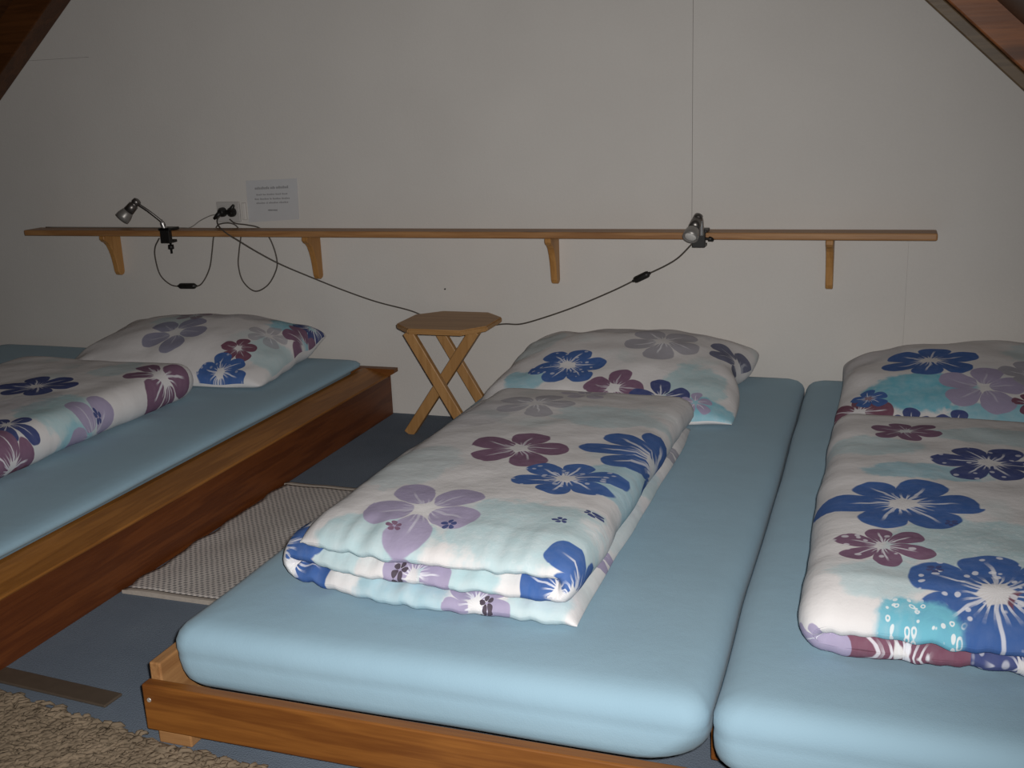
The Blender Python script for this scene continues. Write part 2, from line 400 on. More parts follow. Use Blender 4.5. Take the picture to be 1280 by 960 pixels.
# ------------------------------------------------------------------ beds
def mattress(name, x0, x1, y0, y1, levels, label, crown=0.0):
    bm = bmesh.new(); rings = []
    def outline(ins, rad, z, tuck=0.0):
        X0, X1, Y0, Y1 = x0+ins, x1-ins, y0+ins, y1-ins; rad = max(0.012, rad-ins*0.4); pts = []
        nc, nl = 7, 26
        cs = [(X1-rad, Y0+rad, -90), (X1-rad, Y1-rad, 0), (X0+rad, Y1-rad, 90), (X0+rad, Y0+rad, 180)]
        rads = [rad+tuck, rad, rad+tuck*0.3, rad+tuck*0.3]
        cs = [(X1-rads[0], Y0+rads[0], -90), (X1-rads[1], Y1-rads[1], 0), (X0+rads[2], Y1-rads[2], 90), (X0+rads[3], Y0+rads[3], 180)]
        for i, (cx, cy, a0) in enumerate(cs):
            rad = rads[i]
            for k in range(nc+1):
                a = math.radians(a0+90*k/nc); pts.append((cx+rad*math.cos(a), cy+rad*math.sin(a)))
            nx, ny, na = cs[(i+1) % 4]; a = math.radians(na); rn = rads[(i+1) % 4]; ex, ey = nx+rn*math.cos(a), ny+rn*math.sin(a); sx, sy = pts[-1]
            for k in range(1, nl): pts.append((sx+(ex-sx)*k/nl, sy+(ey-sy)*k/nl))
        out = []
        for X, Y in pts:
            n = noise.noise(Vector((X*4, Y*4, z*9)))*0.004
            out.append(bm.verts.new((X+n, Y+n*0.7, z + (noise.noise(Vector((X*2.5, Y*2.5, 3)))*0.003 if z > 0.15 else 0))))
        return out
    for z, ins in levels: rings.append(outline(ins, 0.040, z, max(0, 0.16-z)*1.1))
    zt, it_ = levels[-1]
    for k, extra in enumerate((0.05, 0.12, 0.2, 0.28, 0.36, 0.43)):
        if it_+extra < min(x1-x0, y1-y0)/2-0.02: rings.append(outline(it_+extra, 0.040, zt+0.0015+crown*(k+1)/6))
    for A, B in zip(rings, rings[1:]):
        n = len(A)
        for i in range(n): bm.faces.new((A[i], A[(i+1) % n], B[(i+1) % n], B[i]))
    bm.faces.new(rings[-1]); bm.faces.new(rings[0][::-1])
    return tag(obj(name, bm, M_sheet, None, True), label, 'mattress', 'mattresses in pale blue fitted sheets')

LV = [(0.0965, 0.030), (0.102, 0.014), (0.114, 0.006), (0.128, 0.003), (0.146, 0.002), (0.154, 0.0022), (0.162, 0.0030), (0.170, 0.0012), (0.185, 0.002), (0.198, 0.008), (0.208, 0.018), (0.215, 0.034), (0.2175, 0.055)]

def low_bed(label, x0, x1):
    t = thing('bed_frame', label, 'bed frame', ((x0+x1)/2, -1.02, 0), 'low pine bed frames')
    box('front_board', (x0 if x0 < -1 else x0+0.025, -2.052, 0.026), (x1, -2.028, 0.117), M_pine[0], t)
    if x0 < -1: box('side_rail', (x0+0.002, -2.027, 0.02), (x0+0.026, -0.03, 0.148), M_shelf[1], t)
    else:
        box('side_rail', (x0+0.002, -1.86, 0.02), (x0+0.036, -0.03, 0.090), M_pine[1], t)
        box('corner_post', (x0+0.002, -2.052, 0.02), (x0+0.024, -2.026, 0.114), M_shelf[2], t)
    box('side_rail', (x1-0.036, -1.50, 0.02), (x1-0.002, -0.03, 0.090), M_pine[1], t)
    box('head_rail', (x0+0.038, -0.055, 0.02), (x1-0.038, -0.03, 0.090), M_pine[0], t)
    bm = bmesh.new()
    for k in range(14):
        y = -1.90+k*0.14; add_box(bm, (x0+0.038, y, 0.075), (x1-0.038, y+0.08, 0.094), 0.002)
    obj('slat_base', bm, M_shelf[0], t)
    for xx in (x0+0.02, x1-0.10):
        for yy in (-2.048, -0.13): box('foot', (xx, yy, 0.0), (xx+0.07, yy+0.06, 0.0255 if yy < -1 else 0.0195), M_shelf[0], t)
    for xx in (x0+0.014, x1-0.014):
        bm = bmesh.new(); add_lathe(bm, (xx, -2.0525, 0.088), (xx, -2.055, 0.088), [(0, 0.0045), (0.0015, 0.004)], 12); obj('screw', bm, M_steel, t)
    return t
low_bed('orange pine low bed frame with plain front board, under the middle mattress', -1.226, -0.246)
low_bed('pine low bed frame under the mattress at the right edge of the photo', -0.240, 0.742)
mattress('mattress', -1.192, -0.2225, -2.018, -0.018, LV, 'single mattress in pale blue fitted sheet, between folding stool and right mattress', 0.002)
mattress('mattress', -0.2200, 0.735, -2.018, -0.018, LV, 'single mattress in pale blue fitted sheet, at the right edge of the photo', 0.002)

# left bed, broad pine edge with a cap rail
t = thing('bed_frame', 'wide reddish pine bed frame with ledge along its side, left of the rag rug', 'bed frame', (-2.5, -1.1, 0), 'low pine bed frames')
XF = -1.694
box('side_board', (XF-0.028, -1.955, 0.0), (XF, -0.012, 0.146), M_red[1], t, 0.002)
bm = bmesh.new(); add_prism(bm, [(-1.794, 0.1465), (XF+0.003, 0.1465), (XF+0.0045, 0.150), (XF+0.002, 0.154), (-1.776, 0.1775), (-1.794, 0.1775)], 1, -1.955, -0.045)
obj('ledge', bm, M_ledge, t)
bm = bmesh.new(); add_prism(bm, [(-3.45, 0.1465), (-1.694, 0.1465), (-1.664, 0.164), (-1.664, 0.178), (-3.45, 0.178)], 1, -0.0445, -0.012)
obj('head_cap', bm, M_pine[0], t)
box('head_board', (-3.45, -0.040, 0.0), (XF-0.029, -0.014, 0.146), M_red[0], t)
box('slat_base', (-3.45, -1.95, 0.02), (XF-0.03, -0.046, 0.058), M_shelf[0], t)
mattress('mattress', -3.43, -1.776, -1.945, -0.050, [(0.059, 0.07), (0.08, 0.045), (0.14, 0.035), (0.1825, 0.030), (0.187, 0.012), (0.192, 0.004), (0.200, 0.002), (0.208, 0.010), (0.214, 0.026), (0.2175, 0.05)],
         'wide mattress in pale blue fitted sheet inside the reddish pine frame, at left', 0.002)

# ------------------------------------------------------------------ pillows and duvets
ZM = 0.2245
def grid_obj(name, rows, uvs, mat, closed_u=True):
    """rows[j][i] points; closed around i"""
    bm = bmesh.new(); V = [[bm.verts.new(p) for p in r] for r in rows]; L = bm.loops.layers.uv.new('cloth')
    n = len(rows[0])
    for j in range(len(rows)-1):
        for i in range(n):
            k = (i+1) % n
            f = bm.faces.new((V[j][i], V[j][k], V[j+1][k], V[j+1][i])); f.smooth = True
            for lp, (a, b) in zip(f.loops, ((j, i), (j, k), (j+1, k), (j+1, i))): lp[L].uv = uvs[a][b]
    for j, rev in ((0, True), (len(rows)-1, False)):
        vs = V[j][::-1] if rev else V[j]
        f = bm.faces.new(vs)
        for lp, b in zip(f.loops, (range(n-1, -1, -1) if rev else range(n))): lp[L].uv = uvs[j][b]
    bmesh.ops.recalc_face_normals(bm, faces=bm.faces[:])
    return obj(name, bm, mat)

def pillow(name, cx, cy, a, b, T, rot, zc, tilt, mat, label, cat='pillow', seed=0, lift=None, bow=0.045, peak=0.0, power=0.42, rnd=0.035, notch=0.0):
    """a, b half sizes; seam plane at zc rising by tilt towards the wall; lift: extra height at the four corners (sx, sy)->dz"""
    N = 72; rows_t, rows_b, uvt, uvb = [], [], [], []
    ca, sa = math.cos(rot), math.sin(rot)
    bm = bmesh.new(); L = bm.loops.layers.uv.new('cloth'); top, bot = {}, {}; uv = {}
    for j in range(N+1):
        for i in range(N+1):
            u, v = math.sin((i/N*2-1)*math.pi/2), math.sin((j/N*2-1)*math.pi/2); ck = 1-rnd*(u*v)**6
            x = a*u*(1-bow*(1-v*v)*abs(u)**3)*ck*(1-notch*max(0, u)**4*math.exp(-((v-0.12)/0.3)**2)); y = b*v*(1-bow*(1-u*u)*abs(v)**3)*ck
            th = T*max(0.0, (1-u**2)*(1-v**2))**power * (1+peak*v)
            rim = max(abs(u), abs(v)); nn = noise.noise(Vector((x*7+seed, y*7, seed)))
            wr = noise.noise(Vector((x*13+seed*3, y*13, 5))) * 0.005*(0.35+rim) + nn*0.010
            wr *= min(1, th/(0.35*T))
            zs = zc + tilt*(v+1)/2 + noise.noise(Vector((u*3+seed, v*3, 9)))*0.012*rim**3
            if lift:
                for (sx, sy), dz in lift.items():
                    zs += dz*max(0, (u*sx+1)/2)**3*max(0, (v*sy+1)/2)**3
            X, Y = cx + x*ca - y*sa, cy + x*sa + y*ca
            edge = (i in (0, N) or j in (0, N))
            zt = max(ZM+0.006, zs + th*0.62 + wr); zb = max(ZM+0.002, zs - th*0.5)
            Y = min(Y, -0.006 - 0.002*rim)
            vt = bm.verts.new((X, Y, zt)); top[i, j] = vt
            if not edge: bot[i, j] = bm.verts.new((X, Y, min(zb, zt-0.003)))
            else: bot[i, j] = vt
            uv[i, j] = (x, y)
    for j in range(N):
        for i in range(N):
            ks = [(i, j), (i+1, j), (i+1, j+1), (i, j+1)]
            f = bm.faces.new([top[k] for k in ks]); f.smooth = True
            for lp, k in zip(f.loops, ks): lp[L].uv = uv[k]
            vs = [bot[k] for k in ks][::-1]
            if len(set(vs)) >= 3 and set(vs) != set(top[k] for k in ks):
                f = bm.faces.new(vs); f.smooth = True
                for lp, k in zip(f.loops, ks[::-1]): lp[L].uv = (uv[k][0]+0.31, uv[k][1]+0.13)
    o = obj(name, bm, mat); return tag(o, label, cat, 'floral pillows on the three beds')

def duvet(name, path, h, y0, y1, mat, label, u0, seed=0, crown=0.015, skew=0.0, end=0.075, back=0.0, slope=0.0, drop=0.012, lean=0.0):
    """a quilt folded along path [(x,z)...] (open end first), length along y; cloth u = u0 + arc length, v = y"""
    P = [Vector((p[0], p[1])) for p in path]
    P = [Vector((v.x, v.y)) for v in catmull([(p.x, p.y, 0) for p in P], 8)]
    S = [0.0]
    for A, B in zip(P, P[1:]): S.append(S[-1]+(B-A).length)
    Lp = S[-1]; NU = 190; NV = 110
    def ev(s):
        import bisect
        k = min(max(bisect.bisect_right(S, s)-1, 0), len(P)-2); t = (s-S[k])/max(1e-9, S[k+1]-S[k])
        return P[k]*(1-t)+P[k+1]*t
    xs = [p.x for p in P]; xm, xw = (max(xs)+min(xs))/2, (max(xs)-min(xs))/2; zlo = min(p.y for p in P)-h/2
    rows, uvs = [], []
    for j in range(NV+1):
        q = j/NV; v = 0.5-0.5*math.cos(math.pi*q); v = 0.6*v+0.4*q
        y = y0+(y1-y0)*v; d0, d1 = (y-y0), (y1-y)
        fe = min(1.0, math.sqrt(max(0, 1-(1-min(1, d0/end))**2.4)))*min(1.0, math.sqrt(max(0, 1-(1-min(1, d1/end))**2.4)))
        fe = max(fe, 0.05)
        ring_t, ring_b, ut, ub = [], [], [], []
        for i in range(NU+1):
            s = Lp*i/NU; c = ev(s); e = 0.004
            tg = (ev(min(Lp, s+e))-ev(max(0, s-e))).normalized(); nr = Vector((-tg.y, tg.x))
            ed = min(1.0, math.sqrt(max(0, 1-(1-min(1, s/0.05))**2.2)))*min(1.0, math.sqrt(max(0, 1-(1-min(1, (Lp-s)/0.05))**2.2)))
            puff = 1+0.16*noise.noise(Vector((s*5+seed, y*5, 0))) + 0.10*noise.noise(Vector((s*13, y*13+seed, 2)))
            hh = max(h*0.5*fe*max(ed, 0.06)*puff, 0.0012)
            wl = noise.noise(Vector((s*3.1, seed, 7)))*0.018 + noise.noise(Vector((s*11, seed, 3)))*0.006   # uneven ends
            yy = y + wl*(1-2*v) + skew*(c.x-xm)*(1-v) - lean*(1-v)*max(0, (c.y-zlo-h*0.5)/(2*h)) + back*max(0, (xm-c.x)/xw)**2*(1-v)
            # pinched gathers along the front lips
            ga = 0.008*noise.noise(Vector((s*38, y*6, seed)))*max(0, 1-d0/0.16)
            kx = 1
            cz = crown*max(0, (c.y-zlo)/0.13)*max(0, 1-((c.x-xm)/xw)**2)*min(1, d0/0.2)*min(1, d1/0.2)
            cz -= slope*v*max(0, (c.y-zlo)/0.13)
            sag = -drop*(1-min(1, d0/0.09))*max(0, (c.y-zlo-h*0.5)/(2*h))
            for sgn, R, U in ((1, ring_t, ut), (-1, ring_b, ub)):
                w_ = c + nr*(hh*sgn)
                z = max(ZM+0.001+(0.001 if sgn > 0 else 0), w_.y+cz+sag + ga)
                R.append((xm+(w_.x-xm)*kx + 0.008*noise.noise(Vector((y*5, c.y*20, seed))), yy, z)); U.append((u0+s, y))
        rows.append(ring_t+ring_b[::-1]); uvs.append(ut+ub[::-1])
    o = grid_obj(name, rows, uvs, mat); return tag(o, label, 'duvet', 'folded floral duvets on the three beds')

SLATE, DEEP = (0.13, 0.14, 0.22, 1), (0.05, 0.03, 0.05, 1)
PRINTS = {
 'duvet_mid': [
  wash(-0.60, -1.76, 0.15, 0.13, PALE, 0.75, 0.2), wash(-0.485, -1.43, 0.07, 0.13, AQUA, 0.55), wash(-0.85, -1.83, 0.13, 0.07, PALE, 0.8), wash(-0.92, -1.50, 0.10, 0.16, PALE, 0.35), wash(-0.62, -1.02, 0.14, 0.10, PALE, 0.5),
  wash(-0.95, -1.05, 0.10, 0.15, GREY, 0.3), wash(-0.25, -1.86, 0.08, 0.06, PALE, 0.8), wash(0.0, -1.86, 0.05, 0.06, PALE, 0.7), wash(0.40, -1.86, 0.10, 0.06, AQUA, 0.55), wash(0.66, -1.85, 0.06, 0.08, PALE, 0.7), wash(0.70, -1.45, 0.05, 0.2, PALE, 0.4),
  fl(-0.83, -0.95, 0.12, GREY, 0.5, op=0.75), fl(-0.74, -0.80, 0.07, LILAC, 0.1, op=0.6),
  fl(-0.745, -1.33, 0.128, PLUM, 0.35, w=0.34, rays=0.8), fl(-0.585, -1.49, 0.115, BLUE, 0.1, 6, 0.30, dots=0.7),
  fl(-0.795, -1.73, 0.135, LILAC, 0.9, w=0.33, rays=0.5), fl(-0.825, -1.80, 0.016, PLUM, 0.0, rays=0), fl(-0.725, -1.78, 0.018, NAVY, 0.3, rays=0),
  fl(-0.455, -1.25, 0.175, BLUE, 0.22, 8, 0.21), fl(-0.445, -1.85, 0.092, BLUE, 0.45, 5, 0.36), fl(-0.17, -1.865, 0.075, LILAC, 0.2, w=0.36), fl(-0.14, -1.855, 0.016, DEEP, 0, rays=0),
  fl(0.14, -1.855, 0.125, BLUE, 0.5, 5, 0.38), fl(0.70, -1.62, 0.055, LILAC, 0.3, rays=0.4), wash(0.70, -1.2, 0.05, 0.1, PALE, 0.6), fl(0.70, -0.95, 0.06, GREY, 0.3, rays=0.4), fl(0.555, -1.865, 0.075, LILAC, 0.9, w=0.36), fl(0.575, -1.86, 0.015, DEEP, 0, rays=0), fl(-0.54, -1.72, 0.016, NAVY, 0, rays=0), fl(-0.50, -1.66, 0.014, NAVY, 1, rays=0)],
 'pillow_mid': [
  wash(0.25, -0.19, 0.10, 0.13, PALE, 0.8), wash(-0.25, -0.20, 0.08, 0.06, AQUA, 0.7), wash(0.02, 0.20, 0.25, 0.08, GREY, 0.3), wash(-0.30, 0.1, 0.09, 0.12, PALE, 0.4), wash(0.30, -0.29, 0.10, 0.05, AQUA, 0.8),
  fl(-0.14, -0.13, 0.118, BLUE, 0.3, 6, 0.32, dots=0.7), fl(0.11, 0.06, 0.135, GREY, 0.9, w=0.34, op=0.9), fl(0.03, -0.25, 0.10, PLUM, 0.4, w=0.36, rays=0.6), fl(0.17, -0.27, 0.10, NAVY, 0.1, w=0.30),
  fl(0.335, 0.08, 0.10, SLATE, 0.6, w=0.36, rays=0.5), fl(0.27, -0.27, 0.05, LILAC, 0.2)],
 'duvet_right': [
  wash(-0.10, -1.24, 0.14, 0.05, AQUA, 0.6), wash(-0.17, -1.60, 0.16, 0.13, PALE, 0.75, 0.4), wash(0.00, -1.08, 0.10, 0.07, PALE, 0.6), wash(-0.03, -1.74, 0.09, 0.06, PALE, 0.6), wash(-0.40, -1.3, 0.1, 0.2, PALE, 0.6), wash(-0.25, -0.98, 0.15, 0.07, PALE, 0.6),
  fl(-0.06, -0.965, 0.082, PLUM, 0.2, 6, 0.30, rays=0.6), fl(-0.217, -1.165, 0.115, NAVY, 0.5, 6, 0.30, dots=0.8), fl(-0.05, -1.425, 0.145, BLUE, 0.65, 6, 0.32), fl(-0.02, -1.63, 0.085, PLUM, 0.2, 6, 0.28, dots=0.9), fl(-0.40, -1.5, 0.12, LILAC, 0.4),
  fl(-0.26, -1.84, 0.10, MAROON, 0.6, 5, 0.40, dots=1.0), fl(-0.19, -1.765, 0.145, BLUE, 0.1, 6, 0.33, dots=1.0), wash(-0.075, -1.84, 0.068, 0.060, AQUA, 1.0, 1.0),
  fl(0.25, -1.86, 0.12, MAROON, 0.5, 5, 0.38, dots=1.0), fl(0.12, -1.865, 0.062, LILAC, 0.2, w=0.38), fl(0.42, -1.85, 0.08, NAVY, 0.2, 5, 0.36, dots=0.7), fl(-0.10, -1.70, 0.014, NAVY, 1, rays=0), fl(-0.13, -1.50, 0.014, NAVY, 1, rays=0)],
 'pillow_right': [
  wash(-0.17, -0.17, 0.14, 0.10, AQUA, 0.95), wash(0.05, -0.26, 0.14, 0.05, AQUA, 0.8), wash(0.20, 0.1, 0.15, 0.15, PALE, 0.5), wash(-0.30, 0.15, 0.1, 0.1, GREY, 0.3),
  fl(-0.135, 0.02, 0.135, BLUE, 0.15, 6, 0.31), fl(-0.01, -0.15, 0.12, LILAC, 0.5, w=0.35, rays=0.4), fl(0.12, -0.06, 0.09, GREY, 0.1, w=0.38), fl(0.10, -0.22, 0.05, MAROON, 0.2),
  fl(-0.315, -0.27, 0.10, MAROON, 0.5, 5, 0.36), fl(-0.29, -0.20, 0.055, BLUE, 0.2, 5, 0.36), fl(-0.18, -0.305, 0.06, NAVY, 0.2, w=0.36), fl(-0.08, -0.305, 0.06, NAVY, 0.6, w=0.36)],
 'duvet_left': [
  wash(-2.13, -1.20, 0.10, 0.12, PALE, 0.9), wash(-2.25, -1.2, 0.08, 0.14, GREY, 0.4), wash(-2.02, -1.22, 0.06, 0.10, AQUA, 0.5), wash(-2.25, -0.8, 0.07, 0.1, PALE, 0.5),
  fl(-2.345, -1.03, 0.125, NAVY, 0.3, 6, 0.30), fl(-2.095, -0.80, 0.115, PLUM, 0.5, 5, 0.31), fl(-2.04, -1.14, 0.10, LILAC, 0.9, w=0.34, rays=0.5), fl(-2.075, -1.12, 0.014, NAVY, 0, rays=0),
  fl(-2.13, -1.37, 0.07, NAVY, 0.4), fl(-2.05, -1.45, 0.085, PLUM, 0.2, w=0.36), fl(-2.0, -1.42, 0.06, MAROON, 0.8, w=0.36)],
 'pillow_left': [
  wash(0.36, -0.10, 0.09, 0.10, PALE, 0.7), wash(0.33, 0.14, 0.09, 0.09, AQUA, 0.8), wash(0.05, 0.15, 0.2, 0.08, GREY, 0.4), wash(-0.08, 0.05, 0.1, 0.1, PALE, 0.5),
  fl(-0.02, -0.06, 0.135, (0.22, 0.22, 0.33, 1), 0.6, w=0.33, rays=0.4, op=0.9), fl(-0.05, 0.116, 0.075, PLUM, 0.3, op=0.7), fl(0.26, -0.13, 0.068, MAROON, 0.2, w=0.36, rays=0.6), fl(0.25, -0.245, 0.095, BLUE, 0.7, 6, 0.32, dots=0.5),
  fl(0.30, 0.0, 0.08, GREY, 0.3, op=0.7), fl(0.37, 0.20, 0.08, NAVY, 0.2, w=0.36), fl(0.40, 0.09, 0.09, PLUM, 0.7, w=0.38)]}
M_print = {k: print_material('floral_cotton_'+k, v) for k, v in PRINTS.items()}

H = 0.047; z1, z2, z3 = ZM+0.022, ZM+0.022+H, ZM+0.022+2*H
def zfold(xl, xr, top_l, bot_r, h=H):
    r = h/2
    p = [(top_l, z3-0.012), (top_l+0.05, z3-0.002)]
    p += [(top_l+(xr-top_l)*k, z3) for k in (0.25, 0.5, 0.75)]
    p += [(xr-r, z3), (xr-r*0.25, z3-r*0.35), (xr, (z3+z2)/2), (xr-r*0.25, z2+r*0.35), (xr-r, z2)]
    p += [(xr+(xl-xr)*k, z2) for k in (0.25, 0.5, 0.75)]
    p += [(xl+r, z2), (xl+r*0.25, z2-r*0.35), (xl, (z2+z1)/2), (xl+r*0.25, z1+r*0.35), (xl+r, z1)]
    p += [(xl+(bot_r-xl)*k, z1) for k in (0.25, 0.5, 0.75)] + [(bot_r, z1-0.008)]
    return p
tl = -1.015
duvet('duvet', zfold(-1.055, -0.483, tl, -0.468), H, -1.865, -0.70, M_print['duvet_mid'],
      'white floral duvet folded in three on the middle mattress, blue flowers at front corners', tl, seed=3, back=0.06, slope=0.035)
pillow('pillow', -0.745, -0.335, 0.385, 0.325, 0.165, 0.0, ZM+0.012, 0.055, M_print['pillow_mid'],
       'white floral pillow against the wall on the middle mattress, behind the folded duvet', seed=11, lift={(1, 1): -0.01}, peak=0.25, notch=0.10)

H2 = 0.058; za, zb = ZM+0.029, ZM+0.029+H2
def cfold(xl, xr, h=None, g=1):
    h = h or H2; r = g*h/2; za, zb = ZM+h/2, ZM+h*1.5
    p = [(xr, zb-0.006)] + [(xr+(xl-xr)*k, zb) for k in (0.1, 0.35, 0.6, 0.85)]
    p += [(xl+r, zb), (xl+r*0.25, zb-abs(r)*0.35), (xl, (za+zb)/2), (xl+r*0.25, za+abs(r)*0.35), (xl+r, za)]
    p += [(xl+(xr-xl)*k, za) for k in (0.15, 0.4, 0.65, 0.9)] + [(xr, za-0.006)]
    return p
duvet('duvet', cfold(-0.080, 0.56), H2, -1.84, -0.79, M_print['duvet_right'],
      'white floral duvet folded double on the right mattress, big blue flower at its front end', -0.56, seed=8, crown=0.012, end=0.07, drop=0.045, lean=0.03)
pillow('pillow', 0.265, -0.330, 0.385, 0.325, 0.15, 0.0, ZM+0.012, 0.06, M_print['pillow_right'],
       'white floral pillow with turquoise patch on the right mattress', seed=21, lift={(-1, 1): -0.045}, peak=0.2)

duvet('duvet', cfold(-2.085, -2.75, 0.056, -1), 0.056, -1.75, -0.650, M_print['duvet_left'],
      'white floral duvet folded on the wide left bed, large plum flower at its pillow end', -2.75, seed=14, crown=0.008)
pillow('pillow', -2.320, -0.310, 0.41, 0.272, 0.19, 0.07, ZM+0.012, 0.05, M_print['pillow_left'],
       'white floral pillow against the wall on the wide left bed', seed=31, peak=0.2)

# ------------------------------------------------------------------ wall shelf
t = thing('wall_shelf', 'long narrow pine shelf on four curved brackets along the white wall', 'shelf', (-1.565, -0.05, 0.655))
bm = bmesh.new(); add_box(bm, (-3.19, -0.108, 0.662), (0.137, -0.014, 0.684), 0.005, 3); obj('board', bm, M_shelf[0], t)
def bracket(x):
    pts = [(-0.001, 0.661), (-0.098, 0.661), (-0.098, 0.648), (-0.090, 0.640), (-0.078, 0.634), (-0.066, 0.622), (-0.055, 0.600), (-0.046, 0.572), (-0.041, 0.545), (-0.037, 0.515), (-0.030, 0.503), (-0.018, 0.499), (-0.006, 0.503), (-0.001, 0.512)]
    bm = bmesh.new(); add_prism(bm, pts, 0, x-0.011, x+0.011)
    bmesh.ops.bevel(bm, geom=[e for e in bm.edges if e.calc_face_angle(0) > 1.0], offset=0.002, segments=1, affect='EDGES')
    return obj('bracket', bm, M_bracket, t)
for x in (-2.832, -1.955, -1.052, -0.165): bracket(x)

# ------------------------------------------------------------------ folding stool
t = thing('folding_stool', 'folding wooden stool with crossed legs and clipped corners, standing before the wall', 'stool', (-1.36, -0.21, 0))
ZS = 0.400
x0, x1, y0, y1, c = -1.532, -1.212, -0.350, -0.045, 0.075
bm = bmesh.new()
add_prism(bm, [(x0+c, y0), (x1-c*0.8, y0), (x1, y0+c*1.1), (x1, y1-c), (x1-c, y1), (x0+c, y1), (x0, y1-c), (x0, y0+c)], 2, ZS-0.018, ZS)
bmesh.ops.bevel(bm, geom=bm.edges[:], offset=0.004, segments=2, affect='EDGES'); obj('seat', bm, M_beech[0], t)
zl = ZS-0.019
for yy in (-0.305, -0.100):
    bm = bmesh.new(); bar(bm, (-1.476, yy, zl), (-1.253, yy, 0.0), 0.036, 0.022, (0, 1, 0)); obj('leg', bm, M_beech[2], t)
bm = bmesh.new(); bar(bm, (-1.258, -0.250, zl), (-1.535, -0.215, 0.0), 0.036, 0.030, (0, 1, 0)); obj('leg', bm, M_beech[2], t)
bm = bmesh.new(); bar(bm, (-1.288, -0.294, 0.062), (-1.288, -0.111, 0.062), 0.026, 0.020, (0, 0, 1)); obj('stretcher', bm, M_beech[1], t)

# ------------------------------------------------------------------ socket, notice, nail
t = thing('wall_socket', 'white double wall socket with two black plugs, above the shelf', 'socket', (-2.316, 0, 0.742))
box('plate', (-2.365, -0.010, 0.704), (-2.267, -0.001, 0.779), M_socket, t, 0.003)
box('surround', (-2.258, -0.012, 0.712), (-2.240, -0.001, 0.775), M_wall, t, 0.003)
for xx in (-2.338, -2.292):
    bm = bmesh.new(); add_lathe(bm, (xx, -0.010, 0.745), (xx, -0.0125, 0.745), [(0, 0.021), (0.0022, 0.0205), (0.0022, 0.017), (0.0006, 0.0165)], 24); obj('socket_well', bm, M_socket, t)

t = thing('paper_notice', 'small white notice with lines of grey print, pinned right of the socket', 'notice', (-2.13, -0.001, 0.78))
q = [at(307, 226, 1, -0.0025), at(371, 223, 1, -0.0025), at(374, 274, 1, -0.0025), at(311, 278, 1, -0.0025)]
bm = bmesh.new(); A = [bm.verts.new(p) for p in q]; B = [bm.verts.new(p+Vector((0, 0.0014, 0))) for p in q]
bm.faces.new(A[::-1]); bm.faces.new(B)
for i in range(4): bm.faces.new((A[i], A[(i+1) % 4], B[(i+1) % 4], B[i]))
bmesh.ops.recalc_face_normals(bm, faces=bm.faces[:]); obj('sheet', bm, M_paper, t)
bm = bmesh.new()
def text_line(px0, px1, py0, py1, hgt, gaps):
    a, b = at(px0, py0, 1, -0.0032), at(px1, py1, 1, -0.0032); d = b-a
    cuts = [0]+gaps+[1]
    for s, e in zip(cuts, cuts[1:]):
        p, q = a+d*(s+0.012), a+d*(e-0.012)
        n = max(2, int((e-s)*24))
        for k in range(n):                      # small strokes too blurred to read
            u = p+(q-p)*(k/n); w_ = (q-p).length/n*0.72; hh = hgt*(0.75 if (k*7+int(py0)) % 3 else 1.0)
            add_box(bm, (u.x, -0.0034, u.z-hgt/2), (u.x+w_, -0.0028, u.z-hgt/2+hh), 0)
text_line(318, 361, 235.5, 233.5, 0.0095, [0.45, 0.62])
obj('heading', bm, M_ink, t); bm = bmesh.new()
text_line(320, 360, 243.5, 242, 0.0055, [0.2, 0.33, 0.6, 0.8])
text_line(318, 363, 249, 247.5, 0.006, [0.15, 0.42, 0.5, 0.75])
text_line(320, 361, 254, 252.5, 0.006, [0.3, 0.38, 0.7])
obj('print', bm, M_ink, t); bm = bmesh.new()
text_line(335, 347, 262.5, 262.5, 0.006, [0.5])
obj('signature', bm, M_ink, t)

bm = bmesh.new(); p = at(557, 361, 1, 0); add_lathe(bm, p, p+Vector((0, -0.01, 0)), [(0, 0.0015), (0.006, 0.0015), (0.006, 0.003), (0.008, 0.0025)], 12)
tag(obj('nail', bm, M_black), 'small dark nail head in the wall above the folding stool', 'nail')

# ------------------------------------------------------------------ clamp lamps
def clamp(t, x, screw=True):
    b = bmesh.new()
    add_box(b, (x-0.026, -0.128, 0.6855), (x+0.026, -0.07, 0.6955), 0.002)
    add_box(b, (x-0.020, -0.128, 0.646), (x+0.020, -0.1095, 0.6955), 0.002)
    add_box(b, (x-0.020, -0.128, 0.640), (x+0.020, -0.082, 0.650), 0.002)
    o = obj('clamp', b, M_black, t)
    if not screw: return o
    b = bmesh.new(); add_lathe(b, (x+0.002, -0.1, 0.661), (x+0.002, -0.1, 0.60), [(0, 0.008), (0.003, 0.008), (0.003, 0.004), (0.030, 0.004), (0.030, 0.010), (0.045, 0.011), (0.048, 0.004), (0.062, 0.004)], 14); obj('clamp_screw', b, M_black, o)
    return o

def lamp_head(t, cap, mouth, R):
    cap, mouth = Vector(cap), Vector(mouth); L = (mouth-cap).length
    b = bmesh.new(); add_lathe(b, cap, mouth, [(0, R*0.25), (0.004, R*0.55), (L*0.18, R*0.60), (L*0.20, R*0.52), (L*0.26, R*0.52), (L*0.28, R*0.66), (L*0.60, R*0.72)]); h = obj('lamp_head', b, M_darkchrome, t)
    b = bmesh.new(); add_lathe(b, cap, mouth, [(L*0.60, R*0.66), (L*0.66, R*0.80), (L*0.85, R*0.98), (L, R), (L, R*0.93), (L*0.96, R*0.80)]); obj('reflector_rim', b, M_rim, h)
    b = bmesh.new(); add_lathe(b, cap, mouth, [(L*0.90, R*0.5), (L*0.955, R*0.80), (L*0.985, R*0.62), (L*1.0, R*0.30), (L*1.005, 0.001)]); obj('bulb', b, M_glass, h)
    return h

